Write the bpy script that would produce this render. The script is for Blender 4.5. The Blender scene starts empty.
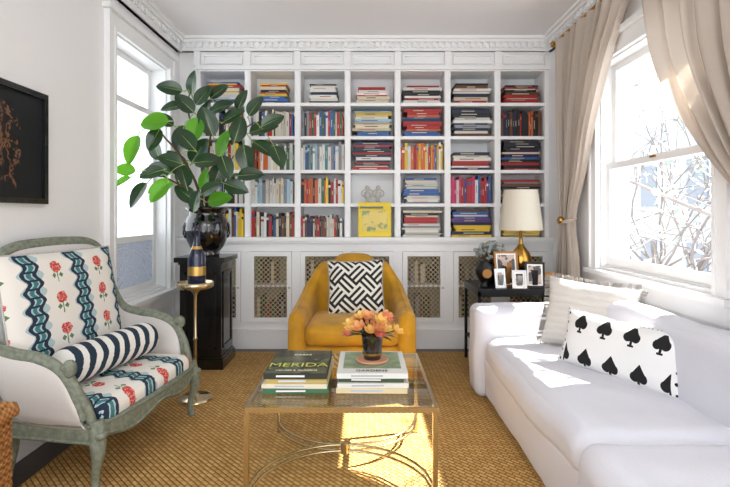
import bpy, bmesh, math, random
from mathutils import Vector, Matrix, noise
random.seed(7)
V=Vector
D=bpy.data
scene=bpy.context.scene
scene.view_settings.view_transform='Standard'
scene.view_settings.look='None'
scene.view_settings.exposure=0.30

# ------------------------------------------------------------ node helpers
class S:
    def __init__(s,nt,k): s.nt=nt; s.k=k
    def _m(s,op,*a):
        n=s.nt.nodes.new('ShaderNodeMath'); n.operation=op
        for i,x in enumerate(a):
            if isinstance(x,S): s.nt.links.new(x.k,n.inputs[i])
            else: n.inputs[i].default_value=x
        return S(s.nt,n.outputs[0])
    def __add__(s,o): return s._m('ADD',s,o)
    def __radd__(s,o): return s._m('ADD',o,s)
    def __sub__(s,o): return s._m('SUBTRACT',s,o)
    def __rsub__(s,o): return s._m('SUBTRACT',o,s)
    def __mul__(s,o): return s._m('MULTIPLY',s,o)
    def __rmul__(s,o): return s._m('MULTIPLY',o,s)
    def __truediv__(s,o): return s._m('DIVIDE',s,o)
    def pw(s,o): return s._m('POWER',s,o)
    def lt(s,o): return s._m('LESS_THAN',s,o)
    def gt(s,o): return s._m('GREATER_THAN',s,o)
    def mx(s,o): return s._m('MAXIMUM',s,o)
    def mn(s,o): return s._m('MINIMUM',s,o)
    def abs(s): return s._m('ABSOLUTE',s)
    def sin(s): return s._m('SINE',s)
    def sqrt(s): return s._m('SQRT',s)
    def fract(s): return s._m('FRACT',s)
    def floor(s): return s._m('FLOOR',s)

def lin(c):
    return tuple(((x/255)/12.92 if x/255<=0.04045 else ((x/255+0.055)/1.055)**2.4) for x in c)

def newmat(name):
    m=D.materials.new(name); m.use_nodes=True
    nt=m.node_tree
    return m,nt,nt.nodes['Principled BSDF']

def mat(name,rgb,rough=0.5,metal=0.0,bump=0,bscale=100,var=0,vscale=5,sheen=0,coat=0,spec=None):
    m,nt,b=newmat(name)
    c=lin(rgb)
    b.inputs['Base Color'].default_value=(*c,1)
    b.inputs['Roughness'].default_value=rough
    b.inputs['Metallic'].default_value=metal
    if sheen:
        b.inputs['Sheen Weight'].default_value=sheen
    if coat: b.inputs['Coat Weight'].default_value=coat
    if spec is not None: b.inputs['Specular IOR Level'].default_value=spec
    tc=nt.nodes.new('ShaderNodeTexCoord')
    n=nt.nodes.new('ShaderNodeTexNoise'); n.inputs['Scale'].default_value=vscale
    n.inputs['Detail'].default_value=4
    nt.links.new(tc.outputs['Object'],n.inputs['Vector'])
    if var:
        r=nt.nodes.new('ShaderNodeValToRGB')
        r.color_ramp.elements[0].position=0.3; r.color_ramp.elements[1].position=0.7
        r.color_ramp.elements[0].color=(*[x*(1-var) for x in c],1)
        r.color_ramp.elements[1].color=(*[min(1,x*(1+var)) for x in c],1)
        nt.links.new(n.outputs[0],r.inputs[0]); nt.links.new(r.outputs[0],b.inputs['Base Color'])
    if bump:
        n2=nt.nodes.new('ShaderNodeTexNoise'); n2.inputs['Scale'].default_value=bscale
        n2.inputs['Detail'].default_value=3
        nt.links.new(tc.outputs['Object'],n2.inputs['Vector'])
        bp=nt.nodes.new('ShaderNodeBump'); bp.inputs['Strength'].default_value=bump
        bp.inputs['Distance'].default_value=0.01
        nt.links.new(n2.outputs[0],bp.inputs['Height']); nt.links.new(bp.outputs[0],b.inputs['Normal'])
    return m

def uvsock(nt,kind='UV'):
    tc=nt.nodes.new('ShaderNodeTexCoord'); sp=nt.nodes.new('ShaderNodeSeparateXYZ')
    nt.links.new(tc.outputs[kind],sp.inputs[0])
    return S(nt,sp.outputs[0]),S(nt,sp.outputs[1]),S(nt,sp.outputs[2]),tc
def noisesock(nt,tc,kind,scale,detail=3):
    n=nt.nodes.new('ShaderNodeTexNoise'); n.inputs['Scale'].default_value=scale; n.inputs['Detail'].default_value=detail
    nt.links.new(tc.outputs[kind],n.inputs['Vector']); return S(nt,n.outputs[0])
def mixc(nt,fac,a,b):
    n=nt.nodes.new('ShaderNodeMix'); n.data_type='RGBA'
    nt.links.new(fac.k,n.inputs[0])
    for i,x in ((6,a),(7,b)):
        if isinstance(x,tuple): n.inputs[i].default_value=(*lin(x),1)
        else: nt.links.new(x,n.inputs[i])
    return n.outputs[2]

# ------------------------------------------------------------ materials
M_wall=mat('wall_paint',(243,242,242),0.6,bump=0.05,bscale=60)
M_ceil=mat('ceiling_paint',(242,241,242),0.7)
M_trim=mat('trim_white',(245,245,245),0.35)
M_case=mat('bookcase_white',(244,244,244),0.4)
M_sofa=mat('sofa_cotton',(216,216,224),0.9,bump=0.3,bscale=220,sheen=0.1)
M_yel=mat('mustard_velvet',(192,140,6),0.65,bump=0.12,bscale=300,var=0.22,vscale=7,sheen=0.15)
M_black=mat('black_lacquer',(12,12,13),0.25,coat=0.3)
M_blackm=mat('black_metal',(14,14,15),0.4,metal=0.3)
M_pot=mat('pot_glaze',(8,10,18),0.06,coat=1.0)
M_chrome=mat('pale_brass',(206,190,156),0.22,metal=1.0)
M_brass=mat('brass',(190,145,70),0.25,metal=1.0)
M_green=mat('chair_paint',(122,128,112),0.6,var=0.28,vscale=45,bump=0.3,bscale=90)
M_linen=mat('linen',(216,211,207),0.9,bump=0.2,bscale=300,sheen=0.1)
M_curt=mat('curtain_linen',(206,194,182),0.9,bump=0.15,bscale=200)
M_wood=mat('dark_wood',(60,34,20),0.4,var=0.3,vscale=12)
M_page=mat('paper',(232,226,210),0.8)
M_leafd=mat('leaf_dark',(28,62,30),0.3,var=0.3,vscale=8,coat=0.3)
M_leafb=mat('leaf_lit',(78,158,38),0.35,var=0.25,vscale=6)  # sunlit leaves: the light on them is put into a brighter green
M_rib=mat('leaf_rib',(150,175,90),0.5)
M_stem=mat('stem',(92,72,50),0.7,var=0.2,vscale=20)
M_soil=mat('soil',(40,30,22),0.9,bump=0.5,bscale=60)
M_bottle=mat('bottle_navy',(18,24,60),0.15,coat=0.5)
M_gold=mat('gold_foil',(205,170,95),0.35,metal=0.9)
M_shade=mat('lamp_shade',(238,232,220),0.8)
M_bowl=mat('bowl_wood',(196,140,80),0.5,var=0.2,vscale=20)
M_frame=mat('frame_gold',(150,105,55),0.4,metal=0.5)
M_silver=mat('frame_silver',(200,200,200),0.3,metal=0.9)
M_white=mat('porcelain',(240,238,232),0.3)
M_vase=mat('vase_dark',(20,12,14),0.08,coat=1.0)
M_bush=mat('dried_flowers',(150,155,150),0.8,var=0.3,vscale=60)
M_int=mat('cabinet_interior',(150,142,130),0.8)  # even grey-beige of the cabinet lining
M_wire=mat('bronze_wire',(196,178,142),0.5,metal=0.0)

def add_translucent(m,rgb,f):
    nt=m.node_tree; b=nt.nodes['Principled BSDF']; out=nt.nodes['Material Output']
    t=nt.nodes.new('ShaderNodeBsdfTranslucent'); t.inputs[0].default_value=(*lin(rgb),1)
    mx=nt.nodes.new('ShaderNodeMixShader'); mx.inputs[0].default_value=f
    nt.links.new(b.outputs[0],mx.inputs[1]); nt.links.new(t.outputs[0],mx.inputs[2])
    nt.links.new(mx.outputs[0],out.inputs[0])
add_translucent(M_leafb,(140,215,50),0.45)
add_translucent(M_curt,(225,212,198),0.3)
add_translucent(M_shade,(250,245,230),0.4)

def glass(name,tint,f0,f90):
    m=D.materials.new(name); m.use_nodes=True; nt=m.node_tree; nt.nodes.clear()
    out=nt.nodes.new('ShaderNodeOutputMaterial')
    t=nt.nodes.new('ShaderNodeBsdfTransparent'); t.inputs[0].default_value=(*tint,1)
    g=nt.nodes.new('ShaderNodeBsdfGlossy'); g.inputs['Roughness'].default_value=0.01
    lw=nt.nodes.new('ShaderNodeLayerWeight'); lw.inputs[0].default_value=0.5
    f=S(nt,lw.outputs['Facing']).pw(3.5)*f90+f0
    mx=nt.nodes.new('ShaderNodeMixShader')
    nt.links.new(f.k,mx.inputs[0]); nt.links.new(t.outputs[0],mx.inputs[1]); nt.links.new(g.outputs[0],mx.inputs[2])
    nt.links.new(mx.outputs[0],out.inputs[0]); return m
M_tglass=glass('table_glass',(0.76,0.87,0.81),0.07,0.6)
M_wglass=glass('window_glass',(0.98,0.99,1.0),0.02,0.3)

def bookmat():
    m,nt,b=newmat('book_covers')
    a=nt.nodes.new('ShaderNodeAttribute'); a.attribute_name='Col'
    nt.links.new(a.outputs['Color'],b.inputs['Base Color']); b.inputs['Roughness'].default_value=0.45
    return m
M_book=bookmat()

def rugmat():
    m,nt,b=newmat('sisal_weave')
    tc=nt.nodes.new('ShaderNodeTexCoord'); mp=nt.nodes.new('ShaderNodeMapping')
    mp.inputs['Rotation'].default_value=(0,0,math.radians(45))
    nt.links.new(tc.outputs['Object'],mp.inputs[0])
    br=nt.nodes.new('ShaderNodeTexBrick')
    br.inputs['Color1'].default_value=(*lin((234,188,114)),1)
    br.inputs['Color2'].default_value=(*lin((212,162,88)),1)
    br.inputs['Mortar'].default_value=(*lin((122,80,38)),1)
    br.inputs['Scale'].default_value=1.0
    br.inputs['Brick Width'].default_value=0.046; br.inputs['Row Height'].default_value=0.023
    br.inputs['Mortar Size'].default_value=0.0036; br.inputs['Mortar Smooth'].default_value=1.0
    nt.links.new(mp.outputs[0],br.inputs['Vector'])
    n=nt.nodes.new('ShaderNodeTexNoise'); n.inputs['Scale'].default_value=120
    nt.links.new(tc.outputs['Object'],n.inputs['Vector'])
    mx=nt.nodes.new('ShaderNodeMix'); mx.data_type='RGBA'; mx.blend_type='MULTIPLY'; mx.inputs[0].default_value=0.4
    nt.links.new(br.outputs[0],mx.inputs[6]); nt.links.new(n.outputs[0],mx.inputs[7])
    nt.links.new(mx.outputs[2],b.inputs['Base Color'])
    b.inputs['Roughness'].default_value=0.9
    bp=nt.nodes.new('ShaderNodeBump'); bp.invert=True; bp.inputs['Strength'].default_value=1.0; bp.inputs['Distance'].default_value=0.007
    nt.links.new(br.outputs['Fac'],bp.inputs['Height']); nt.links.new(bp.outputs[0],b.inputs['Normal'])
    return m
M_rug=rugmat()

def floormat():
    m,nt,b=newmat('floor_boards')
    tc=nt.nodes.new('ShaderNodeTexCoord')
    br=nt.nodes.new('ShaderNodeTexBrick'); br.inputs['Scale'].default_value=1
    br.inputs['Color1'].default_value=(*lin((52,38,30)),1); br.inputs['Color2'].default_value=(*lin((38,28,24)),1)
    br.inputs['Mortar'].default_value=(0.005,0.004,0.003,1); br.inputs['Brick Width'].default_value=1.2; br.inputs['Row Height'].default_value=0.09
    br.inputs['Mortar Size'].default_value=0.002
    nt.links.new(tc.outputs['Object'],br.inputs['Vector']); nt.links.new(br.outputs[0],b.inputs['Base Color'])
    b.inputs['Roughness'].default_value=0.3
    return m
M_floor=floormat()

def wickermat():
    m,nt,b=newmat('wicker')
    x,y,z,tc=uvsock(nt,'Object')
    w=((x+y)*260).sin()*((z*300).sin())
    f=w*0.5+0.5
    nt.links.new(mixc(nt,f,(120,72,32),(200,140,74)),b.inputs['Base Color'])
    bp=nt.nodes.new('ShaderNodeBump'); bp.inputs['Strength'].default_value=0.8; bp.inputs['Distance'].default_value=0.005
    nt.links.new(f.k,bp.inputs['Height']); nt.links.new(bp.outputs[0],b.inputs['Normal']); b.inputs['Roughness'].default_value=0.7
    return m
M_wicker=wickermat()

def ikat(name,mode):
    m,nt,b=newmat(name)
    if mode=='uv':
        x,y,z,tc=uvsock(nt,'UV'); u=x*0.76+0.02; v=y*0.64; k='UV'
    else:
        x,y,z,tc=uvsock(nt,'Object'); u=y+0.03; v=x; k='Object'
    P=0.30
    nz=noisesock(nt,tc,k,40 if mode!='uv' else 26)
    nz2=noisesock(nt,tc,k,90 if mode!='uv' else 60)
    un=u+(nz-0.5)*0.016
    c=(un/P).fract()-0.5
    dist=c.abs()*P
    wig=((v*2*math.pi/0.085).sin())*0.018
    band=(dist+wig*-1).lt(0.052)
    side=((c*P)+wig*0.8).abs()
    navy=(side-0.032).abs().lt(0.011)
    teal=side.lt(0.012)
    navy2=((v/0.042).fract()-0.5).abs().gt(0.38)*side.lt(0.03)
    base=mixc(nt,band,(234,229,221),(176,198,200))
    base=mixc(nt,teal,base,(58,122,124))
    base=mixc(nt,navy.mx(navy2),base,(26,44,66))
    r=(un/P+0.5).fract()-0.5
    rx=r*P; rv=((v/0.16).fract()-0.5)*0.16
    d=(rx*rx+rv*rv).sqrt()
    rose=(d+(nz-0.5)*0.03).lt(0.031)
    leaf=((rx.abs()-0.022).abs()+((rv+0.045).abs())).lt(0.015)
    stem=rx.abs().lt(0.003)*rv.lt(0.0)
    base=mixc(nt,leaf.mx(stem),base,(96,130,90))
    rc=mixc(nt,nz2.gt(0.52),(190,60,60),(228,146,130))
    base=mixc(nt,rose,base,rc)
    nt.links.new(base,b.inputs['Base Color']); b.inputs['Roughness'].default_value=0.85
    return m
M_ikU=ikat('ikat_rose_back','uv'); M_ikO=ikat('ikat_rose_seat','obj')

def bolstermat():
    m,nt,b=newmat('bolster_stripe')
    x,y,z,tc=uvsock(nt,'UV')
    nz=noisesock(nt,tc,'UV',5)
    f=((y*50)+((x*2*math.pi).sin()*2.2)+(nz-0.5)*3).sin().gt(0.0)
    nt.links.new(mixc(nt,f,(232,230,224),(26,48,66)),b.inputs['Base Color']); b.inputs['Roughness'].default_value=0.85
    return m
M_bol=bolstermat()
def mazemat():
    m,nt,b=newmat('maze_print')
    x,y,z,tc=uvsock(nt,'UV')
    p=(x+y)*2.6+.2; q=(x-y)*2.6+4
    fp=p.fract(); fq=q.fract()
    par=((p.floor()+q.floor())*0.5).fract().gt(0.25)
    s1=((fp*3).fract()).gt(0.5); s2=((fq*3).fract()).gt(0.5)
    f=s1*par+s2*(1-par)
    nt.links.new(mixc(nt,f,(226,223,214),(24,24,28)),b.inputs['Base Color']); b.inputs['Roughness'].default_value=0.85
    return m
M_maze=mazemat()
def spademat():
    m,nt,b=newmat('spade_print')
    x,y,z,tc=uvsock(nt,'UV')
    cx=((x*0.94+0.03)*5.0); cy=((y*0.84+0.08)*2.0)
    a=((cx+cy.floor()*0.45).fract()-0.5)*0.15
    c=(cy.fract()-0.5)*0.17
    def circ(ox,oy,r):
        p=a.abs()-ox; q=c-oy
        return (p*p+q*q).sqrt().lt(r)
    lobe=circ(0.021,-0.010,0.023)
    tri=a.abs().lt((0.052-c)*0.75)*c.gt(0.0)
    body=circ(0.0,0.004,0.024)
    stem=a.abs().lt(0.007)*c.lt(0)*c.gt(-0.050)
    foot=a.abs().lt(0.016)*((c+0.050).abs().lt(0.005))
    ed=((x-0.5).abs().lt(0.43))*((y-0.5).abs().lt(0.44))
    f=lobe.mx(tri).mx(body).mx(stem).mx(foot)*ed
    dx=((x-0.5).abs()-0.465)*0.62; dy=((y*6).fract()-0.5)*0.05
    dot=(dx*dx+dy*dy).sqrt().lt(0.008)
    f=f.mx(dot)
    nt.links.new(mixc(nt,f,(230,229,228),(14,14,16)),b.inputs['Base Color']); b.inputs['Roughness'].default_value=0.85
    return m
M_spade=spademat()
def tuftmat():
    m,nt,b=newmat('tufted_cotton')
    x,y,z,tc=uvsock(nt,'UV')
    nz=noisesock(nt,tc,'UV',70); nb=noisesock(nt,tc,'UV',14)
    f=((y*2*math.pi*10+nb*4).sin()*0.5+0.5)*0.3+nz*1.0
    nt.links.new(mixc(nt,f.mn(1.0),(216,210,203),(236,231,225)),b.inputs['Base Color'])
    bp=nt.nodes.new('ShaderNodeBump'); bp.inputs['Strength'].default_value=0.9; bp.inputs['Distance'].default_value=0.014
    nt.links.new(f.k,bp.inputs['Height']); nt.links.new(bp.outputs[0],b.inputs['Normal']); b.inputs['Roughness'].default_value=0.95
    return m
M_tuft=tuftmat()
def picmat(name,bg,fg,scale,th):
    m,nt,b=newmat(name)
    x,y,z,tc=uvsock(nt,'Object')
    nz=noisesock(nt,tc,'Object',scale,6)
    f=nz.gt(th)
    nt.links.new(mixc(nt,f,bg,fg),b.inputs['Base Color']); b.inputs['Roughness'].default_value=0.15
    return m
def botmat():
    m,nt,b=newmat('dark_botanical')
    x,y,z,tc=uvsock(nt,'Object')
    nz=noisesock(nt,tc,'Object',20,8); n2=noisesock(nt,tc,'Object',60,3)
    dy=(y-2.38)*1.0; dz=z-1.60
    stem=(dy+dz*0.35+(nz-0.5)*0.08).abs().lt(0.005)*dz.abs().lt(0.22)
    mask=(dy*dy*1.2+dz*dz*0.5+(nz-0.5)*0.06).lt(0.022)
    f=nz.gt(0.52)*mask*n2.gt(0.48)
    c=mixc(nt,f.mx(stem),(10,12,20),(120,82,54))
    nt.links.new(c,b.inputs['Base Color']); b.inputs['Roughness'].default_value=0.4
    return m
M_pic=botmat()
M_photo=picmat('family_photo',(60,52,50),(190,165,150),18,0.5)
M_cover=picmat('garden_cover',(46,52,40),(92,96,70),14,0.5)
M_ycover=picmat('yellow_print',(214,186,30),(110,130,60),12,0.54)
def lacemat():
    m=D.materials.new('lace_film'); m.use_nodes=True; nt=m.node_tree; b=nt.nodes['Principled BSDF']; out=nt.nodes['Material Output']
    b.inputs['Base Color'].default_value=(0.75,0.78,0.82,1); b.inputs['Roughness'].default_value=0.8
    tc=nt.nodes.new('ShaderNodeTexCoord'); vo=nt.nodes.new('ShaderNodeTexVoronoi'); vo.feature='DISTANCE_TO_EDGE'; vo.inputs['Scale'].default_value=9
    nt.links.new(tc.outputs['Object'],vo.inputs['Vector'])
    f=S(nt,vo.outputs[0])
    g=(f*50).sin()*0.5+0.5
    t=nt.nodes.new('ShaderNodeBsdfTranslucent'); t.inputs[0].default_value=(0.42,0.45,0.5,1)
    mx=nt.nodes.new('ShaderNodeMixShader'); nt.links.new((g*0.75+0.1).k,mx.inputs[0])
    nt.links.new(t.outputs[0],mx.inputs[1]); nt.links.new(b.outputs[0],mx.inputs[2]); nt.links.new(mx.outputs[0],out.inputs[0])
    return m
M_lace=lacemat()

# ------------------------------------------------------------ mesh builder
class MB:
    def __init__(s): s.v=[];s.f=[];s.m=[];s.sm=[];s.c=[];s.uv=[]
    def add(s,vs,fs,m=0,smooth=False,col=(1,1,1),uvs=None):
        o=len(s.v); s.v+= [V(p) for p in vs]
        for i,f in enumerate(fs):
            s.f.append([o+k for k in f]); s.m.append(m); s.sm.append(smooth); s.c.append(col)
            s.uv.append([uvs[k] for k in f] if uvs else None)
    def box(s,lo,hi,m=0,col=(1,1,1),T=None):
        x0,y0,z0=lo;x1,y1,z1=hi
        vs=[V(p) for p in ((x0,y0,z0),(x1,y0,z0),(x1,y1,z0),(x0,y1,z0),(x0,y0,z1),(x1,y0,z1),(x1,y1,z1),(x0,y1,z1))]
        if T is not None: vs=[T@p for p in vs]
        s.add(vs,[(0,3,2,1),(4,5,6,7),(0,1,5,4),(1,2,6,5),(2,3,7,6),(3,0,4,7)],m,False,col)
    def lathe(s,prof,c,n=24,m=0,T=None,smooth=True):
        vs=[];fs=[]
        for r,z in prof:
            for k in range(n):
                a=2*math.pi*k/n; p=V((r*math.cos(a),r*math.sin(a),z))
                if T is not None: p=T@p
                vs.append(p+V(c))
        for i in range(len(prof)-1):
            for k in range(n):
                fs.append((i*n+k,i*n+(k+1)%n,(i+1)*n+(k+1)%n,(i+1)*n+k))
        s.add(vs,fs,m,smooth)
        s.add(vs[:n],[tuple(range(n))[::-1]],m); s.add(vs[-n:],[tuple(range(n))],m)
    def tube(s,pts,r,n=8,m=0,closed=False,flat=None):
        pts=[V(p) for p in pts]; N=len(pts)
        if not isinstance(r,(list,tuple)): r=[r]*N
        ups=None; vs=[]
        for i in range(N):
            a=pts[(i-1)%N] if (i>0 or closed) else pts[i]
            b=pts[(i+1)%N] if (i<N-1 or closed) else pts[i]
            t=(b-a).normalized()
            if ups is None:
                ups=V((0,0,1)) if abs(t.z)<0.9 else V((1,0,0))
            u=(ups-t*ups.dot(t)).normalized(); ups=u; w=t.cross(u)
            for k in range(n):
                an=2*math.pi*k/n
                vs.append(pts[i]+(u*math.cos(an)+w*math.sin(an))*r[i])
        fs=[]
        for i in range(N if closed else N-1):
            j=(i+1)%N
            for k in range(n): fs.append((i*n+k,i*n+(k+1)%n,j*n+(k+1)%n,j*n+k))
        s.add(vs,fs,m,True)
        if not closed:
            s.add(vs[:n],[tuple(range(n))[::-1]],m); s.add(vs[-n:],[tuple(range(n))],m)
    def grid(s,fn,nu,nv,m=0,smooth=True,uv=False):
        vs=[];fs=[];uvs=[]
        for j in range(nv+1):
            for i in range(nu+1):
                vs.append(fn(i/nu,j/nv)); uvs.append((i/nu,j/nv))
        for j in range(nv):
            for i in range(nu):
                a=j*(nu+1)+i; fs.append((a,a+1,a+nu+2,a+nu+1))
        s.add(vs,fs,m,smooth,uvs=uvs if uv else None)
    def build(s,name,mats,parent=None,weld=0,bevel=0):
        me=D.meshes.new(name); me.from_pydata([tuple(p) for p in s.v],[],s.f)
        for mm in (mats if isinstance(mats,list) else [mats]): me.materials.append(mm)
        ca=me.color_attributes.new('Col','FLOAT_COLOR','CORNER')
        uvl=me.uv_layers.new(name='UVMap')
        for p in me.polygons:
            p.material_index=s.m[p.index]; p.use_smooth=s.sm[p.index]
            for q,li in enumerate(p.loop_indices):
                ca.data[li].color=(*s.c[p.index],1)
                if s.uv[p.index]: uvl.data[li].uv=s.uv[p.index][q]
        if weld:
            bm=bmesh.new(); bm.from_mesh(me); bmesh.ops.remove_doubles(bm,verts=bm.verts,dist=weld)
            bmesh.ops.recalc_face_normals(bm,faces=bm.faces); bm.to_mesh(me); bm.free()
        me.update()
        o=D.objects.new(name,me); scene.collection.objects.link(o)
        if parent: o.parent=parent
        if bevel:
            md=o.modifiers.new('bevel','BEVEL'); md.width=bevel; md.segments=2; md.limit_method='ANGLE'
        return o
def empty(name,loc=(0,0,0)):
    e=D.objects.new(name,None); scene.collection.objects.link(e); e.empty_display_size=0.1
    return e
def cr(P,n=8):
    P=[V(p) for p in P]; out=[]
    for i in range(len(P)-1):
        p0=P[max(i-1,0)];p1=P[i];p2=P[i+1];p3=P[min(i+2,len(P)-1)]
        for k in range(n):
            t=k/n
            out.append(0.5*((2*p1)+(p2-p0)*t+(2*p0-5*p1+4*p2-p3)*t*t+(3*p1-p0-3*p2+p3)*t**3))
    out.append(P[-1]); return out

def softbox(lo,hi,r,n=20,puff=(0,0),wr=0,ws=4,seed=0):
    mb=MB(); lo=V(lo);hi=V(hi); c=(lo+hi)/2; h=(hi-lo)/2
    r=min(r,h.x,h.y,h.z)
    for ax in range(3):
        for sg in (-1,1):
            def fn(a,b,ax=ax,sg=sg):
                a=a*2-1;b=b*2-1
                a=math.sin(a*math.pi/2)*0.5+a*0.5; b=math.sin(b*math.pi/2)*0.5+b*0.5
                q=[0,0,0]; q[ax]=sg; q[(ax+1)%3]=a*sg; q[(ax+2)%3]=b
                p=V((q[0]*h.x,q[1]*h.y,q[2]*h.z))
                inn=V([max(-(h[i]-r),min(h[i]-r,p[i])) for i in range(3)])
                d=p-inn
                p=inn+d.normalized()*r if d.length>1e-9 else p
                if q[2]>0: p.z+=puff[0]*max(0,(1-q[0]**2))*max(0,(1-q[1]**2))*q[2]
                p.x+=puff[1]*q[0]*(1-q[1]**2)*(1-q[2]**2)
                p.y+=puff[1]*q[1]*(1-q[0]**2)*(1-q[2]**2)
                w=p+c
                if wr:
                    w=w+noise.noise_vector(w*ws+V((seed,0,0)))*wr+noise.noise_vector(w*ws*2.7+V((seed,5,0)))*wr*0.35
                return w
            mb.grid(fn,n,n)
    return mb

def pillow(name,w,h,t,m,c,right,up,parent=None,n=28,fringe=None,pinch=0.07):
    right=V(right).normalized(); up=V(up); up=(up-right*up.dot(right)).normalized(); nn=right.cross(up)
    c=V(c); mb=MB()
    for sg in (1,-1):
        def fn(a,b,sg=sg):
            u=a*2-1; v=b*2-1
            if sg<0: u=-u
            x=w/2*u*(1-pinch*(1-v*v)*u*u); y=h/2*v*(1-pinch*(1-u*u)*v*v)
            z=sg*t/2*(max(0,(1-u**4))*max(0,(1-v**4)))**0.55
            z+=0.007*noise.noise(V((u*3,v*3,sg*2+w*10)))*(1-u**4)*(1-v**4)
            return c+right*x+up*y+nn*z
        mb.grid(fn,n,n,0,True,True)
    pts=[]
    for k in range(64):
        q=k/16; s_=int(q); f=(q-s_)*2-1
        u,v={0:(f,-1),1:(1,f),2:(-f,1),3:(-1,-f)}[s_]
        pts.append(c+right*(w/2*u*(1-pinch*(1-v*v)*u*u))+up*(h/2*v*(1-pinch*(1-u*u)*v*v)))
    mats=[m]
    if fringe:
        mats.append(fringe)
        for k in range(420):
            q=random.random()*4; s_=int(q); f=(q-s_)*2-1
            u,v={0:(f,-1),1:(1,f),2:(-f,1),3:(-1,-f)}[s_]
            p=c+right*(w/2*u*(1-pinch*(1-v*v)*u*u))+up*(h/2*v*(1-pinch*(1-u*u)*v*v))
            d=(right*(u if abs(u)==1 else 0)+up*(v if abs(v)==1 else 0)+nn*random.uniform(-.4,.4)+right*random.uniform(-.3,.3)).normalized()
            mb.tube([p,p+d*0.012,p+d*0.030+V((0,0,-0.004))],0.003,4,1)
    else: mb.tube(pts,0.005,6,0,True)
    return mb.build(name,mats,parent)

def shell(mb,T,B,th,m=0,bulge=0.0,ends=True,nh=5):
    N=len(T); secs=[]
    def sec(i,scale=1.0,fwd=0.0):
        a=T[max(i-1,0)];b=T[min(i+1,N-1)]
        a2=B[max(i-1,0)];b2=B[min(i+1,N-1)]
        t=((b2-a2)); t.z=0; 
        if t.length<1e-6: t=b-a; t.z=0
        t.normalize(); n=V((t.y,-t.x,0))
        top=T[i]+t*fwd; bot=B[i]+t*fwd; H=th/2*scale; ps=[]
        for k in range(nh+1):
            f=k/nh; p=bot.lerp(top-V((0,0,th/2)),f)
            ps.append(p+n*(H+bulge*math.sin(math.pi*f)))
        for k in range(1,6):
            an=math.pi*k/6
            ps.append(top-V((0,0,th/2))+n*H*math.cos(an)+V((0,0,math.sin(an)*th/2)))
        for k in range(nh,-1,-1):
            f=k/nh; p=bot.lerp(top-V((0,0,th/2)),f)
            ps.append(p-n*(H+bulge*math.sin(math.pi*f)))
        return ps
    if ends:
        for q in (1,0.85,0.55): secs.append(sec(0,math.sqrt(max(0.02,1-q*q)),-th/2*q))
    for i in range(N): secs.append(sec(i))
    if ends:
        for q in (0.55,0.85,1): secs.append(sec(N-1,math.sqrt(max(0.02,1-q*q)),th/2*q))
    K=len(secs[0]); vs=[p for s_ in secs for p in s_]; fs=[]
    for i in range(len(secs)-1):
        for k in range(K): fs.append((i*K+k,i*K+(k+1)%K,(i+1)*K+(k+1)%K,(i+1)*K+k))
    fs.append(tuple(range(K))[::-1]); fs.append(tuple((len(secs)-1)*K+k for k in range(K)))
    mb.add(vs,fs,m,True)

# ============================================================ ROOM
XL,XR=-1.78,1.76; YB=4.97; YF=-1.2; ZC=2.93; FZ=-0.012
mb=MB(); mb.box((XL-0.25,YF,FZ-0.1),(XR+0.25,YB+0.1,FZ)); mb.build('floor',M_floor)
mb=MB(); mb.box((XL-0.25,YF,ZC),(XR+0.25,YB+0.1,ZC+0.1)); mb.build('ceiling',M_ceil)
mb=MB(); mb.box((XL-0.25,YB,FZ),(XR+0.25,YB+0.1,ZC)); mb.build('wall_north',M_wall)
def wall(name,x0,x1,ya,yb,za,zb):
    mb=MB()
    mb.box((x0,YF,FZ),(x1,ya,ZC)); mb.box((x0,yb,FZ),(x1,YB,ZC))
    mb.box((x0,ya,FZ),(x1,yb,za)); mb.box((x0,ya,zb),(x1,yb,ZC))
    return mb.build(name,M_wall)
LW=(3.42,4.36,0.60,2.54); RW=(2.42,3.64,0.86,2.36)
wall('wall_west',XL-0.22,XL,*LW); wall('wall_east',XR,XR+0.22,*RW)
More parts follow.
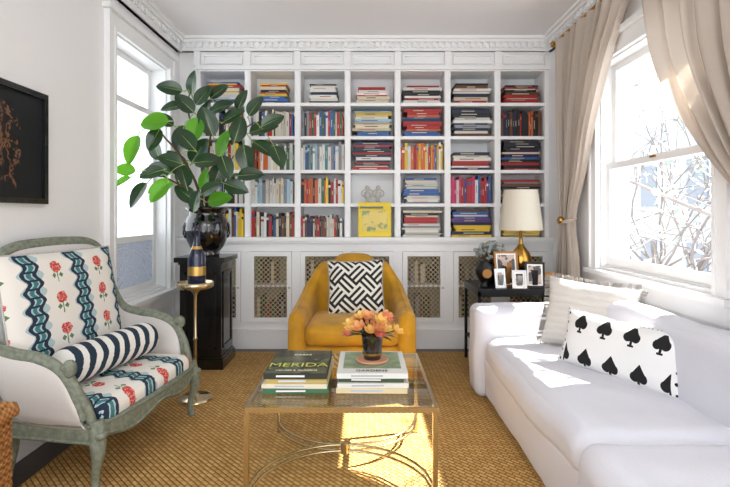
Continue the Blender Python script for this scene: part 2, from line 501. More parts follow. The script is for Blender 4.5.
def window(name,side,W,rail,recess=0.04,lace=None):
    ya,yb,za,zb=W; x=XL if side<0 else XR; s=side
    g=empty(name)
    def bx(mb,x0,x1,y0,y1,z0,z1,m=0):
        a,b=x+s*x0,x+s*x1; mb.box((min(a,b),y0,z0),(max(a,b),y1,z1),m)
    mb=MB(); c=0.11; e=.001
    bx(mb,-0.03,-e,ya-c+.003,ya,za-0.02,zb); bx(mb,-0.03,-e,yb,yb+c-.003,za-0.02,zb)
    bx(mb,-0.03,-e,ya-c+.003,yb+c-.003,zb,zb+c)
    bx(mb,-0.045,-e*2,ya-c,ya-c+0.025,za-0.018,zb+c-.002); bx(mb,-0.045,-e*2,yb+c-0.025,yb+c,za-0.018,zb+c-.002)
    bx(mb,-0.038,-e*2,ya-.02,ya+.001,za-0.018,zb+.02); bx(mb,-0.038,-e*2,yb-.001,yb+.02,za-0.018,zb+.02)
    bx(mb,-0.06,-e,ya-c-0.02,yb+c+0.02,zb+c+e,zb+c+0.04)
    bx(mb,-0.07,0.03,ya-c-0.02,yb+c+0.02,za-0.055,za-0.021)
    bx(mb,-0.025,-e,ya-c,yb+c,za-0.16,za-0.056)
    mb.build('casing',M_trim,g)
    mb=MB(); f=0.05; r0=recess
    bx(mb,0.001,0.2,ya+e,ya+0.012,za,zb); bx(mb,0.001,0.2,yb-0.012,yb-e,za,zb); bx(mb,0.001,0.2,ya+.012,yb-.012,zb-0.012,zb-e); bx(mb,0.031,0.2,ya+.012,yb-.012,za+e,za+0.012)
    y0,y1=ya+.013,yb-.013
    bx(mb,r0,r0+0.04,y0,y0+f,za+.013,rail); bx(mb,r0,r0+0.04,y1-f,y1,za+.013,rail)
    bx(mb,r0+e,r0+0.039,y0+f,y1-f,za+.013,za+f+0.02); bx(mb,r0-.002,r0+0.041,y0,y1,rail-0.035,rail+0.01)
    bx(mb,r0+.045,r0+0.085,y0,y0+f,rail+.02,zb-.013); bx(mb,r0+.045,r0+0.085,y1-f,y1,rail+.02,zb-.013)
    bx(mb,r0+.046,r0+0.084,y0+f,y1-f,zb-f-.013,zb-.013); bx(mb,r0+.044,r0+0.086,y0,y1,rail-0.03,rail+0.02)
    if lace: bx(mb,r0+.002,r0+0.038,y0+f,y1-f,lace-0.03,lace+0.02)
    mb.build('sashes',M_trim,g)
    mb=MB()
    for xx,za_,zb_ in ((r0+.02,za+f,rail-.03),(r0+.065,rail,zb-f)):
        X_=x+s*xx; mb.add([(X_,y0+f-.005,za_),(X_,y1-f+.005,za_),(X_,y1-f+.005,zb_),(X_,y0+f-.005,zb_)],[(0,1,2,3)])
    mb.build('panes',M_wglass,g)
    if lace:
        mb=MB(); bx(mb,r0+0.008,r0+0.012,y0+f,y1-f,za+f,lace-0.02); mb.build('lace_film',M_lace,g)
    else:
        mb=MB()
        bx(mb,r0-0.015,r0-.003,(ya+yb)/2-0.025,(ya+yb)/2+0.025,rail-0.010,rail+0.004); mb.build('sash_lock',M_brass,g)
    return g
window('window_1',-1,LW,2.14,recess=0.09,lace=1.05)
window('window_2',1,RW,1.61)
def crown(name,kind):
    mb=MB()
    if kind=='N':
        y=4.65
        mb.box((XL,y-0.08,ZC-0.025),(XR,YB,ZC)); mb.box((XL,y-0.05,ZC-0.05),(XR,YB,ZC-0.025)); mb.box((XL,y-0.015,ZC-0.13),(XR,YB,ZC-0.05)); mb.box((XL,y-0.03,ZC-.13),(XR,YB,ZC-.115))
        x=XL+0.02
        while x<XR-0.03: mb.box((x,y-0.038,ZC-0.095),(x+0.034,y-0.015,ZC-0.051)); x+=0.06
    else:
        s=1 if kind=='W' else -1; x0=XL if kind=='W' else XR
        def bx(o,z0,z1,ya,yb):
            a,b=x0,x0+s*o; mb.box((min(a,b),ya,z0),(max(a,b),yb,z1))
        bx(0.09,ZC-0.025,ZC,YF,4.56); bx(0.065,ZC-0.05,ZC-0.025,YF,4.59); bx(0.03,ZC-0.15,ZC-0.05,YF,4.6); bx(.045,ZC-.15,ZC-.135,YF,4.6)
        y=1.5
        while y<4.55: bx(0.052,ZC-0.095,ZC-0.051,y,y+0.034); y+=0.06
    mb.build(name,M_trim)
crown('trim_1','N'); crown('trim_2','W'); crown('trim_3','E')
mb=MB(); mb.box((XL,YF,FZ),(XL+0.02,4.5,0.14)); mb.box((XL,YF,0.14),(XL+0.012,4.5,0.165)); mb.build('baseboard_west',M_trim)
mb=MB(); mb.box((XR-0.02,YF,FZ),(XR,4.5,0.14)); mb.box((XR-0.012,YF,0.14),(XR,4.5,0.165)); mb.build('baseboard_east',M_trim)
mb=MB(); mb.box((-1.58,-0.4,FZ),(1.55,4.42,0)); mb.build('sisal_rug',M_rug)

# ============================================================ BOOKCASE
bc=empty('built_in_bookcase')
x0,x1=-1.60,1.745; NB=7; P=(x1-x0)/NB; YU=4.65; YBk=4.95
zs=[1.03,1.35,1.672,1.995,2.315]; ztop=2.615
mb=MB()
mb.box((XL,YU+0.02,1.031),(x0-.011,YBk,ZC-0.131))
mb.box((x0-.01,YBk-0.015,FZ),(XR,YBk+0.015,ZC-0.131))
for i in range(NB+1):
    x=x0+P*i; w=0.028
    mb.box((max(x-w,x0-0.01),YU,1.031),(min(x+w,XR),YBk-0.016,ztop-.001))
    mb.box((max(x-w,x0)+0.012,YU-0.008,1.031),(min(x+w,XR)-0.012,YU,ztop-.001))
for z in zs[1:]:
    for i in range(NB): mb.box((x0+P*i+.0285,YU+0.008,z-0.03),(x0+P*(i+1)-.0285,YBk-0.016,z))
mb.box((x0-.01,YU,ztop),(XR,YBk-.016,ZC-0.131))
for i in range(NB):
    a=x0+P*i+0.05; b=x0+P*(i+1)-0.05; za,zb=ztop+0.065,ZC-0.16
    for q in ((a+.018,b-.018,za,za+0.018),(a+.018,b-.018,zb-0.018,zb),(a,a+0.018,za,zb),(b-0.018,b,za,zb)):
        mb.box((q[0],YU-0.02,q[2]),(q[1],YU,q[3]))
for i in range(NB+1):
    x=x0+P*i; mb.box((max(x-.03,XL),YU-.026,ztop+.045),(min(x+.03,XR),YU,ZC-.132))
mb.box((x0-0.01,YU-0.03,ztop+0.01),(XR,YU,ztop+0.044))
mb.build('upper_shelves',M_case,bc)
mb=MB()
YD=4.56
mb.box((XL,YD-0.02,0.976),(XR,YBk-0.02,1.03)); mb.box((XL,YD-0.035,0.995),(XR,YD-0.02,1.022))
mb.box((XL,YD,0.90),(XR,YD+0.03,0.975)); mb.box((XL,YD,0.171),(XR,YD+0.03,0.235)); 
mb.box((XL,YD-0.012,FZ),(XR,YD+0.03,0.149)); mb.box((XL,YD-0.02,0.15),(XR,YD+.03,0.17))
for i in range(NB+1):
    x=x0+P*i; mb.box((max(x-0.04,XL),YD+.0005,0.236),(min(x+0.04,XR),YD+0.03,0.899))
mb.box((XL,YD,0.236),(x0-.041,YD+0.03,0.899))
mb.box((XL,YD+0.031,0.19),(XR,YBk-0.031,0.22)); mb.box((XL,YD+0.05,0.56),(XR,YBk-0.031,0.58))
for i in range(NB):
    a=x0+P*i+0.043; b=x0+P*(i+1)-0.043; f=0.042
    za,zb=0.238,0.897
    mb.box((a,YD-0.014,za),(a+f,YD+0.012,zb)); mb.box((b-f,YD-0.014,za),(b,YD+0.012,zb))
    mb.box((a+f,YD-0.0138,za),(b-f,YD+0.0118,za+f)); mb.box((a+f,YD-0.0138,zb-f),(b-f,YD+0.0118,zb))
mb.build('base_cabinets',M_case,bc)
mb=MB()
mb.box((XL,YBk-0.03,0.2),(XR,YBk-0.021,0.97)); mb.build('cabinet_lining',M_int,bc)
mb=MB()
for i in range(NB):
    a=x0+P*i+0.043+0.04; b=x0+P*(i+1)-0.043-0.04; za,zb=0.278,0.857
    st=0.044; w=0.0034
    for s in (1,-1):
        c=-(zb-za)
        while c<(b-a):
            t0=max(0,-c); t1=min(zb-za,(b-a)-c)
            if t1>t0+0.005:
                p=V((a+c+t0,0,za+t0)); q=V((a+c+t1,0,za+t1))
                if s<0: p.x=a+b-p.x; q.x=a+b-q.x
                n=V((1,0,-1)).normalized()*w if s>0 else V((1,0,1)).normalized()*w
                y=YD-0.004+0.002*s
                vs=[V((r.x,y,r.z))+d for r in (p,q) for d in (n,-n)]
                mb.add(vs,[(0,1,3,2)],0)
            c+=st
    mb.tube([(b+0.02,YD-0.025,0.56),(b+0.02,YD-0.014,0.56)],0.009,8,0)
mb.build('wire_doors',M_wire,bc)

PAL={'n':(30,38,72),'r':(178,36,34),'w':(228,226,220),'c':(222,208,180),'k':(24,24,28),'b':(48,96,160),'t':(52,120,126),
 'y':(236,196,48),'o':(214,104,40),'g':(60,104,66),'p':(96,60,130),'m':(196,44,100),'a':(140,144,150),'e':(112,66,40),'s':(160,196,214)}
bk=MB()
def cc(k):
    c=lin(PAL[k]); f=random.uniform(0.7,1.05); return tuple(min(1,x*f) for x in c)
def contrast(k): return lin((210,203,185)) if k in 'nrkbtgpmeo' else lin(random.choice([(60,60,70),(180,60,50),(50,80,130),(40,40,40)]))
def cellv(i,j,pal,a=0.0,b=1.0,hmax=0.28):
    X0=x0+P*i+0.030; X1=x0+P*(i+1)-0.030; W=X1-X0; x=X0+W*a; xe=X0+W*b; z=zs[j]
    while True:
        w=random.uniform(0.012,0.032)
        if x+w>xe: break
        h=random.uniform(hmax*0.78,hmax); d=random.uniform(0.17,0.2); k=random.choice(pal); y=YU+0.03+random.uniform(0,0.012)
        col=cc(k); bk.box((x,y,z),(x+w-0.0012,y+d,z+h),0,col)
        c2=contrast(k)
        r=random.random()
        za=z+h*random.uniform(0.3,0.5); zb=za+h*random.uniform(0.15,0.35)
        if r<.55: bk.add([(x+w*.40,y-.0006,za),(x+w*.56,y-.0006,za),(x+w*.56,y-.0006,zb),(x+w*.40,y-.0006,zb)],[(0,1,2,3)],0,False,c2)
        if r>0.65: bk.add([(x,y-.0006,z+h*.75),(x+w-.0012,y-.0006,z+h*.75),(x+w-.0012,y-.0006,z+h*.86),(x,y-.0006,z+h*.86)],[(0,1,2,3)],0,False,cc(random.choice(pal)))
        x+=w
def stack(cx,y,z,zmax,pal,wid=0.33,dep=0.22):
    while True:
        t=random.uniform(0.012,0.034)
        if z+t>zmax: break
        w=wid*random.uniform(0.80,1.0); k=random.choice(pal); o=random.uniform(-.014,.014); yy=y+random.uniform(0,.014)
        col=cc(k)
        if random.random()<.15:
            bk.box((cx-w/2+o,yy,z),(cx+w/2+o,yy+dep,z+.0025),0,col); bk.box((cx-w/2+o,yy,z+t-.0035),(cx+w/2+o,yy+dep,z+t-.001),0,col)
            bk.box((cx-w/2+o+.003,yy+.004,z+.0025),(cx+w/2+o-.003,yy+dep-.004,z+t-.0035),0,lin((214,206,188)))
        else:
            bk.box((cx-w/2+o,yy,z),(cx+w/2+o,yy+dep,z+t-0.001),0,col)
            c2=contrast(k); a=cx-w*random.uniform(.1,.35)+o; b=a+w*random.uniform(.25,.5)
            if random.random()<.75: bk.add([(a,yy-.0006,z+t*.38),(b,yy-.0006,z+t*.38),(b,yy-.0006,z+t*.60),(a,yy-.0006,z+t*.60)],[(0,1,2,3)],0,False,c2)
        z+=t
def cellh(i,j,pal,fill,wid=0.37):
    stack(x0+P*(i+.5),YU+0.03,zs[j],zs[j]+0.287*fill,pal,wid)
for i,(pal,f,w) in enumerate([('wcygbr',.75,.34),('wcyrkb',.72,.28),('kwrwnb',.70,.28),('wbykcgr',.65,.32),('rkwkor',.68,.38),('wrckne',.68,.38),('nkerkrw',.68,.36)]): cellh(i,4,pal,f,w)
cellv(0,3,'wcrbkgs'); cellv(1,3,'wcrrwkcb',0,1,.265); cellv(2,3,'wwrkwbag',0,1,.265); cellh(3,3,'wskcgaby',.9,.38); cellh(4,3,'rwbrknors',1,.38); cellh(5,3,'nkanekabw',1,.38); cellv(6,3,'keokkekrn',0,1,.275)
cellv(0,2,'wcbkyr'); cellv(1,2,'wcowkegr',0,1,.27); cellv(2,2,'wwbtsoaw',0,1,.27); cellh(3,2,'nkrnkrw',1,.39); cellv(4,2,'rowwyrbwor',0,1,.27); cellh(5,2,'wnkrac',.66,.39); cellh(6,2,'krnkrb',1,.38)
cellv(0,1,'wckgb'); cellv(1,1,'cwwcacs',0,1,.25); cellv(2,1,'oyrwokwgr',0,1,.26); cellh(4,1,'tbkwacse',.9,.36); cellv(5,1,'mrbnmpbrw',0,1,.275); cellh(6,1,'kwnaerk',.85,.38)
cellv(0,0,'wckbeyr'); cellv(1,0,'ckwkewbr',0,1,.25); cellv(2,0,'kenrkrwc',0,.95,.22); cellh(4,0,'acwkcarw',.9,.38); cellh(5,0,'pwynepkb',1,.40); cellh(6,0,'yyy',.3,.41)
stack(x0+P*6.5,YU+0.03,zs[0]+0.09,zs[0]+0.28,'kwnarkcb',.38)
for i in range(NB):
    for zz in (0.222,0.582):
        xx=x0+P*i+0.08
        while xx<x0+P*(i+1)-0.1:
            w=random.uniform(.02,.04); h=random.uniform(.14,.24)
            if random.random()<.75: bk.box((xx,YD+.14,zz),(xx+w-.002,YD+.33,zz+h),0,cc(random.choice('erkacancg')))
            xx+=w
bk.build('shelf_books',M_book,bc)
mb=MB(); T=Matrix.Translation((x0+P*3.5+0.02,YU-0.045,1.034))@Matrix.Rotation(math.radians(-8),4,'X')
mb.box((-0.155,0,0),(0.155,0.02,0.33),0,T=T); mb.box((-0.12,-0.002,0.05),(0.12,0,0.25),1,T=T); mb.box((-0.14,-0.0025,0.27),(0.08,0,0.29),2,T=T)
mb.build('display_book',[mat('lemon',(236,206,10),0.4),M_ycover,M_black])
g=MB()
for dx in (-0.05,0.055):
    c=V((x0+P*3.5+dx,YU+0.1,zs[1]+.001))
    g.lathe([(0.034,0),(0.036,0.012),(0.02,0.02),(0.012,0.035),(.02,.05),(.032,.07),(.034,.09),(.022,.11),(.012,.12),(.016,.13),(.024,.145),(.024,.16),(.012,.175),(.004,.18)],c,20)
    for s in (-1,1):
        g.tube(cr([c+V((s*.028,0,.065)),c+V((s*.055,0,.085)),c+V((s*.05,0,.12)),c+V((s*.018,0,.14))],5),.006,8)
g.build('porcelain_figurines',mat('plaster',(190,186,178),.5))

# ============================================================ PEDESTAL + PLANT
mb=MB()
px0,px1,py0,py1=-1.50,-1.145,3.9,4.255
mb.box((px0+.01,py0+.01,0.08),(px1-.01,py1-.01,0.85)); mb.box((px0-.01,py0-.01,0.001),(px1+.01,py1+.01,0.08)); mb.box((px0,py0,.08),(px1,py1,.10))
mb.box((px0-.0,py0-.0,.84),(px1+.0,py1+.0,.86)); mb.box((px0-.025,py0-.025,.86),(px1+.025,py1+.025,.90))
for a,b,c,d in ((.05,.305,.16,.18),(.05,.305,.76,.78),(.05,.07,.16,.78),(.285,.305,.16,.78)):
    mb.box((px0+a,py0+.002,c),(px0+b,py0+.01,d)); mb.box((px1-.01,py0+a,c),(px1-.002,py0+b,d))
mb.build('pedestal',M_black,bevel=0.003)
plant=empty('rubber_plant')
pc=V((-1.32,4.06,0.901))
mb=MB()
mb.lathe([(0.10,0),(0.11,0.02),(0.10,0.03),(0.14,0.08),(0.175,0.16),(0.185,0.23),(0.17,0.30),(0.145,0.34),(0.15,0.37),(0.175,0.39),(0.175,0.40),(0.16,0.40),(0.14,0.37)],pc,36)
for k in range(10):
    a=2*math.pi*k/10; pts=[pc+V((math.cos(a)*r,math.sin(a)*r,z)) for r,z in ((.176,.15),(.190,.19),(.190,.24),(.18,.28))]
    mb.tube(pts,[.004,.008,.008,.004],6)
mb.build('glazed_pot',M_pot,plant)
mb=MB(); mb.lathe([(0.145,0.35),(0.14,0.372),(0.0,0.38)],pc,24); mb.build('soil',M_soil,plant)
base=pc+V((0,0,0.36))
br=[[(0,0,0),(-.03,0,.3),(-.08,-.02,.6),(-.14,-.05,.85),(-.12,-.05,1.0)],
    [(-.02,0,0),(-.06,-.1,.25),(-.12,-.28,.45),(-.17,-.42,.55),(-.20,-.5,.62)],
    [(0.02,0,0),(.08,-.02,.3),(.18,-.04,.55),(.32,-.06,.68),(.42,-.08,.74)],
    [(-.02,-.02,0),(-.06,-.15,.15),(-.12,-.32,.22),(-.18,-.48,.27)],
    [(.02,-.02,0),(.08,-.08,.18),(.16,-.12,.3),(.22,-.16,.38),(.28,-.2,.45)],
    [(0,.02,0),(0,.02,.4),(.04,.0,.7),(.08,-.04,.9)]]
mb=MB(); bpts=[]
for b in br:
    p=cr([base+V(q) for q in b],6); bpts+=p[4:]
    mb.tube(p,[0.014-0.010*i/len(p) for i in range(len(p))],7)
lf=MB()
def leaf(att,tip,w,m,nrm):
    L=(tip-att).length; d=(tip-att).normalized(); nrm=V(nrm); n=(nrm-d*nrm.dot(d)).normalized(); s=d.cross(n)
    pet=0.10
    def fn(a,b):
        t=b; u=a*2-1; tt=pet+(1-pet)*t
        wd=w*(math.sin(math.pi*min(1,t**0.85))**0.65)*(1-0.1*t) if 0<t<1 else 0
        z=-0.10*L*t*t+abs(u)*wd*0.3
        return att+d*(L*tt)+s*(u*wd)+n*z
    lf.grid(fn,6,12,m)
    pts=[att+d*(L*q)+n*(-0.10*L*max(0,(q-pet)/(1-pet))**2-0.001) for q in (0,pet,.4,.65,.9)]
    lf.tube(pts,[.004,.004,.003,.002,.001],5,2)
LV=[(-.26,1.07,-.10,.2,0,(-1,.15)),(-.12,1.13,0,.2,0,(.1,1)),(-.14,.94,-.1,.2,0,(-.8,.8)),
(-.17,.70,-.6,.22,1,(-1,-.05)),(-.33,.516,-.6,.22,1,(-.25,-1)),(-.38,.36,-.6,.15,1,(-.8,.1)),(-.39,.28,-.62,.13,1,(-.7,-.5)),
(-.29,.19,-.6,.21,0,(-.6,-.8)),(-.21,.345,-.55,.17,0,(-.8,-.3)),(-.14,.21,-.6,.18,1,(-.6,-.8)),(-.10,.44,-.5,.18,0,(-.9,.3)),(-.22,.60,-.5,.18,0,(-.4,-.9)),
(-.30,.40,-.2,.2,0,(-.9,.3)),(-.16,.66,-.15,.24,0,(-.2,-1)),(-.17,.44,-.2,.24,0,(-.5,.9)),(-.04,.55,-.1,.24,0,(.6,.8)),(.06,.78,-.15,.24,0,(-.3,1)),
(.18,.60,-.15,.24,1,(.4,1)),(.30,.72,-.15,.22,0,(.3,1)),(.36,.50,-.15,.24,0,(.2,-1)),(.48,.74,-.1,.24,0,(1,.3)),(.50,.58,-.15,.22,0,(.8,-.5)),(.14,.92,-.08,.2,0,(.9,.4)),(.62,.52,-.15,.2,0,(.5,-1)),
(.15,.36,-.2,.22,0,(.4,.9)),(.30,.26,-.25,.2,0,(.9,-.3)),(.05,.30,-.2,.2,1,(.1,1)),(-.08,.20,-.25,.2,0,(-.6,.5)),(.17,.16,-.25,.2,1,(1,.2)),(.56,.80,-.1,.2,0,(.9,.5)),(-.25,.26,-.3,.2,1,(-.9,-.4)),
(-.02,.88,.0,.22,0,(.3,1)),(.40,.36,-.2,.2,0,(.9,.1)),(-.34,.56,-.2,.2,0,(-.4,1)),(-.03,.72,-.2,.22,1,(-.2,-1)),(.24,.42,-.3,.2,0,(.4,-.9)),(-.10,.34,-.25,.2,0,(-.3,1)),(.08,.46,-.25,.22,0,(.9,.1)),(.24,.84,-.1,.2,0,(1,.5)),
(.0,.14,-.28,.18,0,(.2,.6)),(.12,.24,-.3,.18,0,(.8,.5)),(.42,.92,-.1,.19,0,(.6,.8)),(.30,.98,-.05,.18,0,(.4,1)),(-.30,.80,-.15,.19,0,(-.9,.5)),(-.02,1.02,-.05,.2,0,(.6,.8)),(.10,1.06,-.02,.18,0,(.8,.7)),(-.24,.92,-.1,.18,0,(-1,-.2)),(-.06,.62,-.3,.22,0,(-.6,.7))]
for (dx,dz,dy,L,b,dr) in LV:
    c=base+V((dx,dy,dz-0.06)); L*=1.15
    d=(V((dr[0],random.uniform(-.45,.1),dr[1]))).normalized()
    s_=c-d*L*0.5
    att=min(bpts,key=lambda q:(q-s_).length+max(0,q.z-s_.z)*0.3)
    lf.tube(cr([att,att.lerp(s_,.5)+V((0,0,.02)),s_+d*.01],4),0.0035,5,2)
    leaf(s_,c+d*L*0.5,0.058*L/0.20,b,(random.uniform(-.5,.5),-1,random.uniform(.2,.8)))
mb.build('branches',M_stem,plant); lf.build('leaves',[M_leafd,M_leafb,M_rib],plant)

# ============================================================ drinks stand + bottle
st=empty('bottle_stand'); sc=V((-1.14,3.27,0.001))
mb=MB()
mb.lathe([(0.115,0),(0.115,0.012),(0.10,0.022),(0.03,0.032),(0.012,0.05),(0.010,0.4),(0.016,0.41),(0.010,0.42),(0.010,0.70),(0.02,0.72),(0.035,0.735)],sc,28)
mb.lathe([(0.035,0.735),(0.10,0.745),(0.118,0.76),(0.12,0.79),(0.114,0.79),(0.11,0.765),(0.02,0.755)],sc,32)
mb.build('stand_body',M_chrome,st)
bt=MB(); b0=sc+V((0.01,0,0.766))
bt.lathe([(0.054,0),(0.058,0.01),(0.058,0.18),(0.050,0.215),(0.026,0.265),(0.018,0.29),(0.0175,0.36),(0.020,0.362),(0.020,0.385),(0.012,0.39)],b0,28,0)
bt.lathe([(0.0588,0.07),(0.0588,0.13)],b0,28,1); bt.lathe([(0.0275,0.265),(0.0195,0.29),(0.0195,0.362),(0.0208,0.364),(0.0208,0.387),(0.010,0.391)],b0,24,0)
bt.lathe([(0.037,0.245),(0.0285,0.265)],b0,24,1)
bt.build('champagne_bottle',[M_bottle,M_gold])

# ============================================================ BERGERE
ch=empty('bergere_armchair'); YC=2.58
pv=V((-1.09,3.0,0)); CHM=Matrix.Translation(pv+V((-.02,-.01,.004)))@Matrix.Rotation(math.radians(-7.5),4,'Z')@Matrix.Translation(-pv)
ch.matrix_world=CHM
half_top=[(-1.10,.45,.36),(-1.14,.465,.50),(-1.20,.47,.58),(-1.30,.47,.62),(-1.42,.47,.635),(-1.52,.465,.67),(-1.58,.45,.78),(-1.61,.42,.92),(-1.615,.37,1.03),(-1.62,.27,1.085),(-1.62,.1,1.10)]
half_bot=[(-1.08,.43,.30),(-1.10,.435,.30),(-1.15,.435,.30),(-1.24,.435,.30),(-1.34,.43,.30),(-1.41,.42,.30),(-1.46,.40,.30),(-1.49,.37,.30),(-1.51,.32,.30),(-1.52,.22,.30),(-1.525,.08,.30)]
def full(h): return [V((x,YC-y,z)) for x,y,z in h]+[V((x,YC+y,z)) for x,y,z in reversed(h)]
T=cr(full(half_top),6); B=cr(full(half_bot),6)
mb=MB(); shell(mb,[t-V((0,0,.012)) for t in T],B,0.05,0,0.012,ends=False); mb.build('upholstery_shell',M_linen,ch)
mb=MB()
mb.tube([t for t in T],0.015,10)
mb.tube([t+ (V((0,0,-0.020))) for t in T],0.0255,8)
for s in (-1,1):
    mb.tube(cr([(-1.17,YC+s*.47,.565),(-1.145,YC+s*.472,.585),(-1.14,YC+s*.474,.56),(-1.155,YC+s*.474,.545)],4),[.024]*12+[.018],8)
    mb.tube(cr([(-1.16,YC+s*.465,.54),(-1.115,YC+s*.46,.46),(-1.085,YC+s*.445,.39),(-1.06,YC+s*.435,.30)],5),0.021,8)
loop=[V((-1.05,YC-.44,0)),V((-1.02,YC-.2,0)),V((-1.01,YC,0)),V((-1.02,YC+.2,0)),V((-1.05,YC+.44,0))]
R=cr(loop,6); shell(mb,[p+V((0,0,.32-.0)) for p in R],[p+V((0,0,.235+.02*math.cos((p.y-YC)*14))) for p in R],0.035,0,0.004,ends=True)
for s in (-1,1):
    R=[V((-1.05-.5*k/8,YC+s*(.445-.02*k/8),0)) for k in range(9)]
    shell(mb,[p+V((0,0,.325)) for p in R],[p+V((0,0,.235)) for p in R],0.035,0,0.004)
    mb.tube([p+V((0,s*.02,.245)) for p in R],.008,6); mb.tube([p+V((0,s*.02,.315)) for p in R],.008,6)
R=[V((-1.54,YC-.4+.8*k/8,0)) for k in range(9)]; shell(mb,[p+V((0,0,.32)) for p in R],[p+V((0,0,.23)) for p in R],.035)
R=cr(loop,6); mb.tube([p+V((.02,0,.312)) for p in R],.008,6); mb.tube([p+V((.02,0,.25+.02*math.cos((p.y-YC)*14))) for p in R],.007,6)
for s in (-1,1):
    d=V((.6,s*.35,0)).normalized()
    p=V((-1.055,YC+s*.43,0))
    mb.tube(cr([p+V((0,0,.33)),p+d*.02+V((0,0,.24)),p+d*.025+V((0,0,.18)),p+d*.0+V((0,0,.09)),p-d*.0+V((0,0,.04)),p+d*.01+V((0,0,.003))],4),[.032,.034,.035,.036,.036,.034,.032,.030,.027,.024,.021,.019,.018,.017,.016,.016,.017,.019,.020,.019,.018],10)
    mb.lathe([(0.0,0),(0.024,.006),(0.028,.018),(0.024,.03),(0,.036)],(p.x+d.x*.05-.01,p.y+d.y*.03,.255),10)
    q=V((-1.50,YC+s*.38,0))
    mb.tube([q+V((0,0,.3)),q+V((-.01,0,.15)),q+V((-.04,0,0.006))],[.03,.025,.018],8)
mb.build('carved_frame',M_green,ch)
softbox((-1.52,YC-.40,.28),(-1.03,YC+.40,.395),.045,20,(.02,.012),.004,5).build('seat_cushion',M_ikO,ch,weld=1e-4)
pillow('back_cushion',.80,.64,.13,M_ikU,(-1.505,YC-.035,.73),(0,1,0),(-.17,0,1),ch,pinch=.02)
mb=MB(); A=V((-1.31,YC-.33,.515)); Bq=V((-1.25,YC+.30,.515)); ax=(Bq-A).normalized(); R0=.092
e1=ax.cross(V((0,0,1))).normalized(); e2=ax.cross(e1)
def fn(a,b):
    an=2*math.pi*a; t=b; 
    e=min(t,1-t)*.6/ .05
    r=R0*(math.sqrt(max(0,1-(1-min(1,e))**2))*.45+.55 if e<1 else 1)
    if t in(0,1): r=R0*.0
    return A.lerp(Bq,t)+(e1*math.cos(an)+e2*math.sin(an))*r
mb.grid(fn,28,40,0,True,True)
o=mb.build('bolster_cushion',M_bol); o.matrix_world=CHM

# ============================================================ YELLOW CHAIR
yc=empty('mustard_armchair'); CX=-0.09; Y0=3.38
ht=[(-.385,0,.575),(-.385,.15,.585),(-.38,.32,.605),(-.365,.47,.65),(-.335,.58,.735),(-.285,.645,.825),(-.22,.665,.85),(-.16,.672,.865),(-.11,.677,.905),(0,.68,.915)]
hb=[(-.375,0,.10),(-.375,.15,.10),(-.37,.30,.10),(-.355,.44,.10),(-.31,.54,.10),(-.24,.59,.10),(-.19,.60,.10),(-.14,.607,.10),(-.09,.61,.10),(0,.615,.10)]
def fy(h): return [V((CX+x,Y0+y,z)) for x,y,z in h]+[V((CX-x,Y0+y,z)) for x,y,z in reversed(h[:-1])]
T=cr(fy(ht),6);B=cr(fy(hb),6)
mb=MB(); shell(mb,T,B,.115,0,.008,True,8); mb.build('arms_and_back',M_yel,yc)
mb=MB(); mb.tube([t+V((0,0,0.001)) for t in T],.007,6); mb.build('piping',M_yel,yc)
softbox((CX-.33,Y0-.03,.10),(CX+.33,Y0+.58,.335),.03,14,(0,.01),.002).build('seat_base',M_yel,yc,weld=1e-4)
softbox((CX-.325,Y0-.06,.335),(CX+.325,Y0+.54,.475),.05,18,(.025,.012),.003,5).build('seat_cushion',M_yel,yc,weld=1e-4)
mb=MB()
for sx in (-1,1):
    for yy in (.0,.56):
        mb.tube([(CX+sx*.33,Y0+yy,.12),(CX+sx*.345,Y0+yy,0.004)],[.026,.016],10)
mb.build('legs',M_wood,yc)
pillow('maze_pillow',.44,.44,.14,M_maze,(CX+.02,Y0+.40,.675),(1,.0,.03),(0,.32,1))

# ============================================================ COFFEE TABLE
ct=empty('coffee_table')
tx0,tx1,ty0,ty1=-.50,.30,2.0,2.79; TH=.45
mb=MB()
def frame(z0,z1,w):
    mb.box((tx0,ty0,z0),(tx1,ty0+w,z1)); mb.box((tx0,ty1-w,z0),(tx1,ty1,z1))
    mb.box((tx0,ty0+w,z0),(tx0+w,ty1-w,z1)); mb.box((tx1-w,ty0+w,z0),(tx1,ty1-w,z1))
frame(TH-.024,TH-.002,.014)
for x in (tx0,tx1-.02):
    for y in (ty0,ty1-.02): mb.box((x,y,0.001),(x+.02,y+.02,TH-.0245))
cx,cy=(tx0+tx1)/2,(ty0+ty1)/2
for s,yy in ((1,ty0+.01),(-1,ty1-.01)):
    for zz in (.08,.11):
        pts=[]
        for k in range(33):
            t=k/32*2-1
            pts.append(V((cx+t*(tx1-tx0-.02)/2,yy+s*(.395-.012)*(math.sqrt(max(0,1-t*t*0.999))**1.0),zz)))
        mb.tube(pts,.006,8)
mb.lathe([(0.02,.07),(0.02,.12)],(cx,cy,0),16)
mb.build('metal_frame',M_chrome,ct)
mb=MB(); mb.add([(tx0+.014,ty0+.014,TH-.001),(tx1-.014,ty0+.014,TH-.001),(tx1-.014,ty1-.014,TH-.001),(tx0+.014,ty1-.014,TH-.001)],[(0,1,2,3)])
go=mb.build('glass_top',M_tglass,ct)

